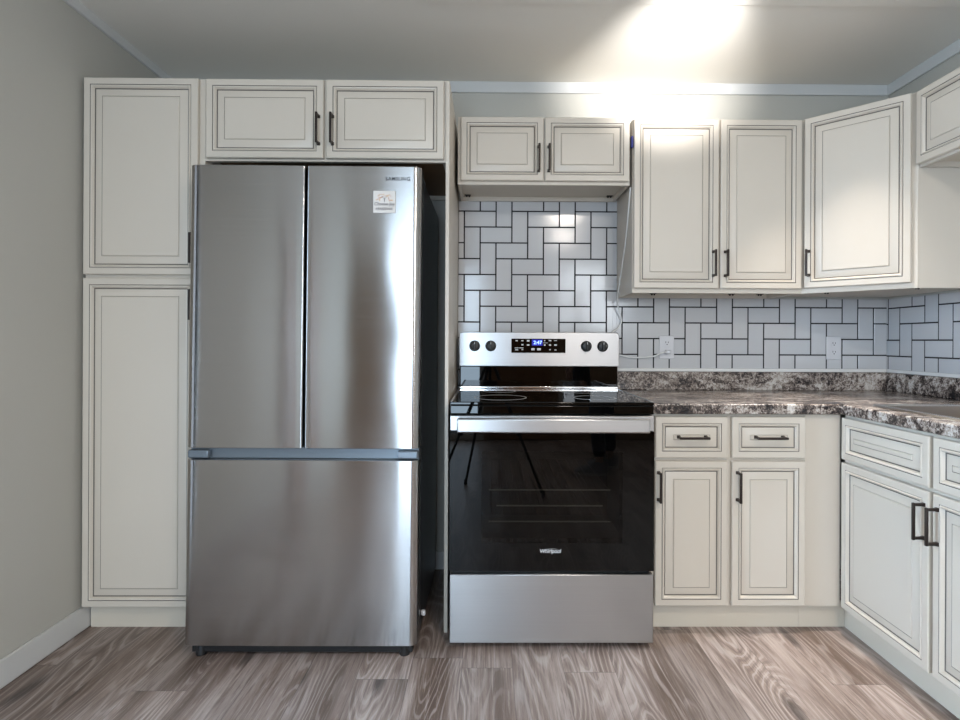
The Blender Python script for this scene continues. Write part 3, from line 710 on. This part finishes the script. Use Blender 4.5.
def smooth_path(pts, n=10):
    pts = [Vector(p_) for p_ in pts]; out_ = []
    P_ = [pts[0]] + pts + [pts[-1]]
    for i in range(1, len(P_)-2):
        for k_ in range(n):
            t_ = k_/n; a_, b_, c_, d_ = P_[i-1], P_[i], P_[i+1], P_[i+2]
            out_.append(0.5*((2*b_) + (-a_+c_)*t_ + (2*a_-5*b_+4*c_-d_)*t_*t_ + (-a_+3*b_-3*c_+d_)*t_**3))
    out_.append(pts[-1]); return out_
c_ = thing('power_cord', 'white appliance cord lying across the tiles from the outlet to behind the range', 'cord')
MB().tube(smooth_path([(0.880, -0.032, 1.093), (0.855, -0.040, 1.090), (0.815, -0.030, 1.072), (0.76, -0.020, 1.066), (0.70, -0.018, 1.066), (0.655, -0.016, 1.076), (0.618, -0.016, 1.082)]), 0.0036, 8).build('wire', M['cable'], c_)
MB().box(0.876, 0.900, -0.040, -0.0150, 1.084, 1.104).build('plug', M['white_plastic'], c_, bevel=0.005)
c_ = thing('electrical_cable', 'loose white cable hanging down the cabinet side to behind the range', 'cable')
MB().tube(smooth_path([(0.632, -0.290, 1.842), (0.630, -0.285, 1.80), (0.631, -0.21, 1.62), (0.628, -0.13, 1.47), (0.627, -0.06, 1.34), (0.655, -0.030, 1.255), (0.640, -0.026, 1.215), (0.610, -0.030, 1.19), (0.597, -0.034, 1.14)]), 0.0034, 8).build('wire', M['cable'], c_)
tp = MB().box(0.6245, 0.6340, -0.332, -0.311, 2.010, 2.060).build('painters_tape', M['blue_tape'], bevel=0.002)
tag(tp, 'small dark blue strip stuck in the gap between two wall cabinets', 'tape')

# ------------------------------------------------------------------ behind the camera, seen in the oven glass
tp = thing('tripod', 'black camera tripod standing on the floor facing the range', 'tripod', (0, 0, 0))
top = Vector((0.0, -2.97, 1.00))
for fx, fy in ((0.396, -2.80), (-0.19, -3.16), (-0.40, -2.82)):
    ft = Vector((fx, fy, 0.012)); md = top.lerp(ft, 0.55)
    lg = MB().tube([top + (ft-top)*0.02, md], 0.014, 10).tube([top.lerp(ft, 0.5), ft], 0.010, 10).build('leg', M['black_plastic'], tp)
    MB().lathe([(0.012, -0.012), (0.014, 0.0), (0.011, 0.03)], ft, n=12).build('rubber_foot', M['black_plastic'], lg)
    MB().lathe([(0.018, -0.02), (0.019, 0.0), (0.018, 0.02)], md, n=12).build('clamp', M['black_plastic'], lg)
MB().tube([(0, -2.97, 0.70), (0, -2.97, 1.03)], 0.013, 12).build('column', M['black_plastic'], tp)
MB().lathe([(0.03, 1.02), (0.032, 1.05), (0.022, 1.065), (0.03, 1.075), (0.03, 1.085)], (0, -2.97, 0), n=20).build('head', M['black_plastic'], tp)
ca = thing('camera', 'black camera mounted on the tripod', 'camera', (0, -2.97, 1.086))
MB().box(-0.065, 0.065, -0.035, 0.035, 0.0, 0.095).build('body', M['black_plastic'], ca, bevel=0.008)
MB().prism([(-0.025, 0.0955), (0.025, 0.0955), (0.018, 0.118), (-0.018, 0.118)], -0.02, 0.03, axis='y').build('viewfinder', M['black_plastic'], ca, bevel=0.003)
MB().lathe([(0.035, -0.035), (0.036, -0.06), (0.034, -0.105), (0.028, -0.106), (0.02, -0.10)], (0, 0, 0.055), axis='-y', n=24).build('lens', M['black_plastic'], ca).rotation_euler = (0, 0, 0)

# ------------------------------------------------------------------ the photographer, seen only as dark legs and shoes in the oven glass
M['cloth_dark'] = simple('dark_cloth', (0.02, 0.02, 0.025), 0.85, noise=0.2, nscale=14)
M['cloth_grey'] = simple('grey_cloth', (0.16, 0.16, 0.17), 0.85, noise=0.15, nscale=14)
M['skin'] = simple('skin', (0.48, 0.29, 0.21), 0.55, noise=0.04, nscale=10)
M['hair'] = simple('brown_hair', (0.06, 0.035, 0.02), 0.6, noise=0.2, nscale=20)
M['shoe'] = simple('grey_sneaker', (0.26, 0.27, 0.30), 0.7, noise=0.15, nscale=20)
M['sole'] = simple('pale_sole', (0.55, 0.55, 0.53), 0.6)
M['eye'] = simple('eye_white', (0.7, 0.7, 0.68), 0.2)
def skin_mesh(name, verts, edges, radii, mat, parent, root=0, levels=2):
    me = bpy.data.meshes.new(name); me.from_pydata(verts, edges, []); me.materials.append(mat)
    o = bpy.data.objects.new(name, me); COL.objects.link(o); o.parent = parent
    sk = o.modifiers.new('skin', 'SKIN'); sk.use_smooth_shade = True; sk.branch_smoothing = 0.6
    for i, r in enumerate(radii):
        d_ = me.skin_vertices[0].data[i]; d_.radius = r if isinstance(r, tuple) else (r, r); d_.use_root = (i == root)
    sb = o.modifiers.new('subdivision', 'SUBSURF'); sb.levels = levels; sb.render_levels = levels
    return o
class Chain:
    def __init__(self): self.v = []; self.e = []; self.r = []
    def add(self, p, r, prev=None):
        self.v.append(p); self.r.append(r)
        if prev is not None: self.e.append((prev, len(self.v)-1))
        return len(self.v)-1
pe = thing('person', 'standing person in dark trousers and grey sneakers beside the tripod', 'person', (1.0, -3.62, 0), math.radians(-80))
c = Chain()
pl = c.add((0, 0, 0.95), (0.135, 0.10)); wa = c.add((0, 0.005, 1.10), (0.120, 0.085), pl); ch = c.add((0, 0.01, 1.30), (0.140, 0.095), wa)
ub = c.add((0, 0.015, 1.42), (0.100, 0.07), ch); nk = c.add((0, 0.0, 1.50), 0.052, ub); hb = c.add((0, -0.012, 1.575), (0.074, 0.084), nk); ht = c.add((0, -0.006, 1.65), (0.080, 0.094), hb); hc = c.add((0, 0.0, 1.70), (0.055, 0.07), ht)
for sd in (-1, 1):
    sh = c.add((sd*0.165, 0.015, 1.40), 0.058, ub); el = c.add((sd*0.225, 0.03, 1.13), 0.042, sh); wr = c.add((sd*0.215, -0.08, 0.90), (0.026, 0.022), el)
    pm = c.add((sd*0.210, -0.115, 0.835), (0.014, 0.030), wr)
    for k_, (dy, ln) in enumerate(((-0.028, 0.072), (-0.010, 0.080), (0.009, 0.075), (0.026, 0.060))):
        b0 = c.add((sd*0.209, -0.120+dy, 0.805), 0.0095, pm); b1 = c.add((sd*0.203, -0.124+dy, 0.805-ln*0.55), 0.0088, b0); c.add((sd*0.190, -0.120+dy, 0.805-ln), 0.0075, b1)
    t0 = c.add((sd*0.198, -0.140, 0.865), 0.011, wr); t1 = c.add((sd*0.186, -0.158, 0.828), 0.0095, t0); c.add((sd*0.180, -0.160, 0.803), 0.008, t1)
    hp = c.add((sd*0.088, 0.0, 0.88), 0.082, pl); kn_ = c.add((sd*0.12, -0.015 + sd*0.05, 0.49), 0.056, hp); an = c.add((sd*0.15, 0.02 + sd*0.05, 0.095), 0.036, kn_); c.add((sd*0.16, -0.09 + sd*0.05, 0.045), (0.034, 0.026), an)
body = skin_mesh('body', c.v, c.e, c.r, M['skin'], pe)
c = Chain()
a0 = c.add((0, 0, 1.06), (0.140, 0.108)); a1 = c.add((0, 0, 0.94), (0.152, 0.118), a0)
for sd in (-1, 1):
    hp = c.add((sd*0.090, 0.0, 0.86), 0.098, a1); kn_ = c.add((sd*0.12, -0.012 + sd*0.05, 0.49), 0.074, hp); c.add((sd*0.149, 0.018 + sd*0.05, 0.14), 0.058, kn_)
skin_mesh('trousers', c.v, c.e, c.r, M['cloth_dark'], pe)
c = Chain()
a0 = c.add((0, 0.004, 0.85), (0.158, 0.122)); a1 = c.add((0, 0.006, 1.12), (0.138, 0.104), a0); a2 = c.add((0, 0.01, 1.30), (0.155, 0.112), a1); a3 = c.add((0, 0.015, 1.42), (0.112, 0.080), a2); c.add((0, 0.006, 1.485), (0.062, 0.060), a3)
for sd in (-1, 1):
    sh = c.add((sd*0.165, 0.015, 1.40), 0.072, a3); c.add((sd*0.200, 0.022, 1.22), 0.062, sh)
skin_mesh('shirt', c.v, c.e, c.r, M['cloth_grey'], pe)
c = Chain()
h0 = c.add((0, 0.035, 1.60), (0.070, 0.070)); h1 = c.add((0, 0.018, 1.685), (0.080, 0.086), h0); c.add((0, 0.005, 1.725), (0.058, 0.07), h1)
skin_mesh('hair', c.v, c.e, c.r, M['hair'], pe)
for sd in (-1, 1):
    MB().lathe([(0.002, -0.010), (0.007, -0.007), (0.0095, 0), (0.007, 0.007), (0.002, 0.010)], (sd*0.030, -0.076, 1.622), axis='-y', n=14).build('eye', M['eye'], body)
    MB().lathe([(0.003, -0.008), (0.018, -0.005), (0.022, 0.0), (0.016, 0.005), (0.003, 0.008)], (sd*0.074, 0.0, 1.605), axis='x', n=14).build('ear', M['skin'], body)
    ox, oy = sd*0.155, sd*0.05
    mb = MB()
    def sole(sx0, z): return [(ox + sx0*px_, oy + 0.045 - py_, z) for px_, py_ in ((0, -0.045), (0.030, -0.03), (0.036, 0.02), (0.036, 0.09), (0.046, 0.15), (0.040, 0.20), (0.018, 0.232), (-0.012, 0.232), (-0.036, 0.20), (-0.042, 0.15), (-0.034, 0.09), (-0.036, 0.02), (-0.030, -0.03))]
    up = [(0, -0.040), (0.028, -0.026), (0.034, 0.02), (0.032, 0.07), (0.030, 0.10), (0.024, 0.12), (0.010, 0.13), (-0.008, 0.13), (-0.022, 0.12), (-0.028, 0.10), (-0.030, 0.07), (-0.034, 0.02), (-0.028, -0.026)]
    mb.rings([sole(1, 0.024), sole(0.98, 0.045), [(ox + a_*1.05, oy + 0.045 - b_*1.15, 0.080) for a_, b_ in up], [(ox + a_*1.0, oy + 0.045 - b_*0.72, 0.115) for a_, b_ in up]], [0]*4)
    shoe = mb.build('shoe', M['shoe'], pe, smooth=60)
    MB().rings([sole(1.04, 0.001), sole(1.08, 0.012), sole(1.02, 0.0238)], [0]*3).build('sole', M['sole'], shoe, smooth=60)
MB().rings([[(-0.006, -0.078, 1.612), (0.006, -0.078, 1.612), (0.004, -0.074, 1.622), (-0.004, -0.074, 1.622)], [(-0.013, -0.084, 1.582), (0.013, -0.084, 1.582), (0.006, -0.106, 1.586), (-0.006, -0.106, 1.586)], [(-0.012, -0.080, 1.573), (0.012, -0.080, 1.573), (0.005, -0.094, 1.575), (-0.005, -0.094, 1.575)]], [0]*3).build('nose', M['skin'], body, smooth=80)
MB().tube([(-0.022, -0.083, 1.549), (-0.010, -0.092, 1.5475), (0, -0.094, 1.547), (0.010, -0.092, 1.5475), (0.022, -0.083, 1.549)], [0.001, 0.005, 0.006, 0.005, 0.001], 8).build('mouth', simple('lips', (0.40, 0.16, 0.14), 0.5), body)
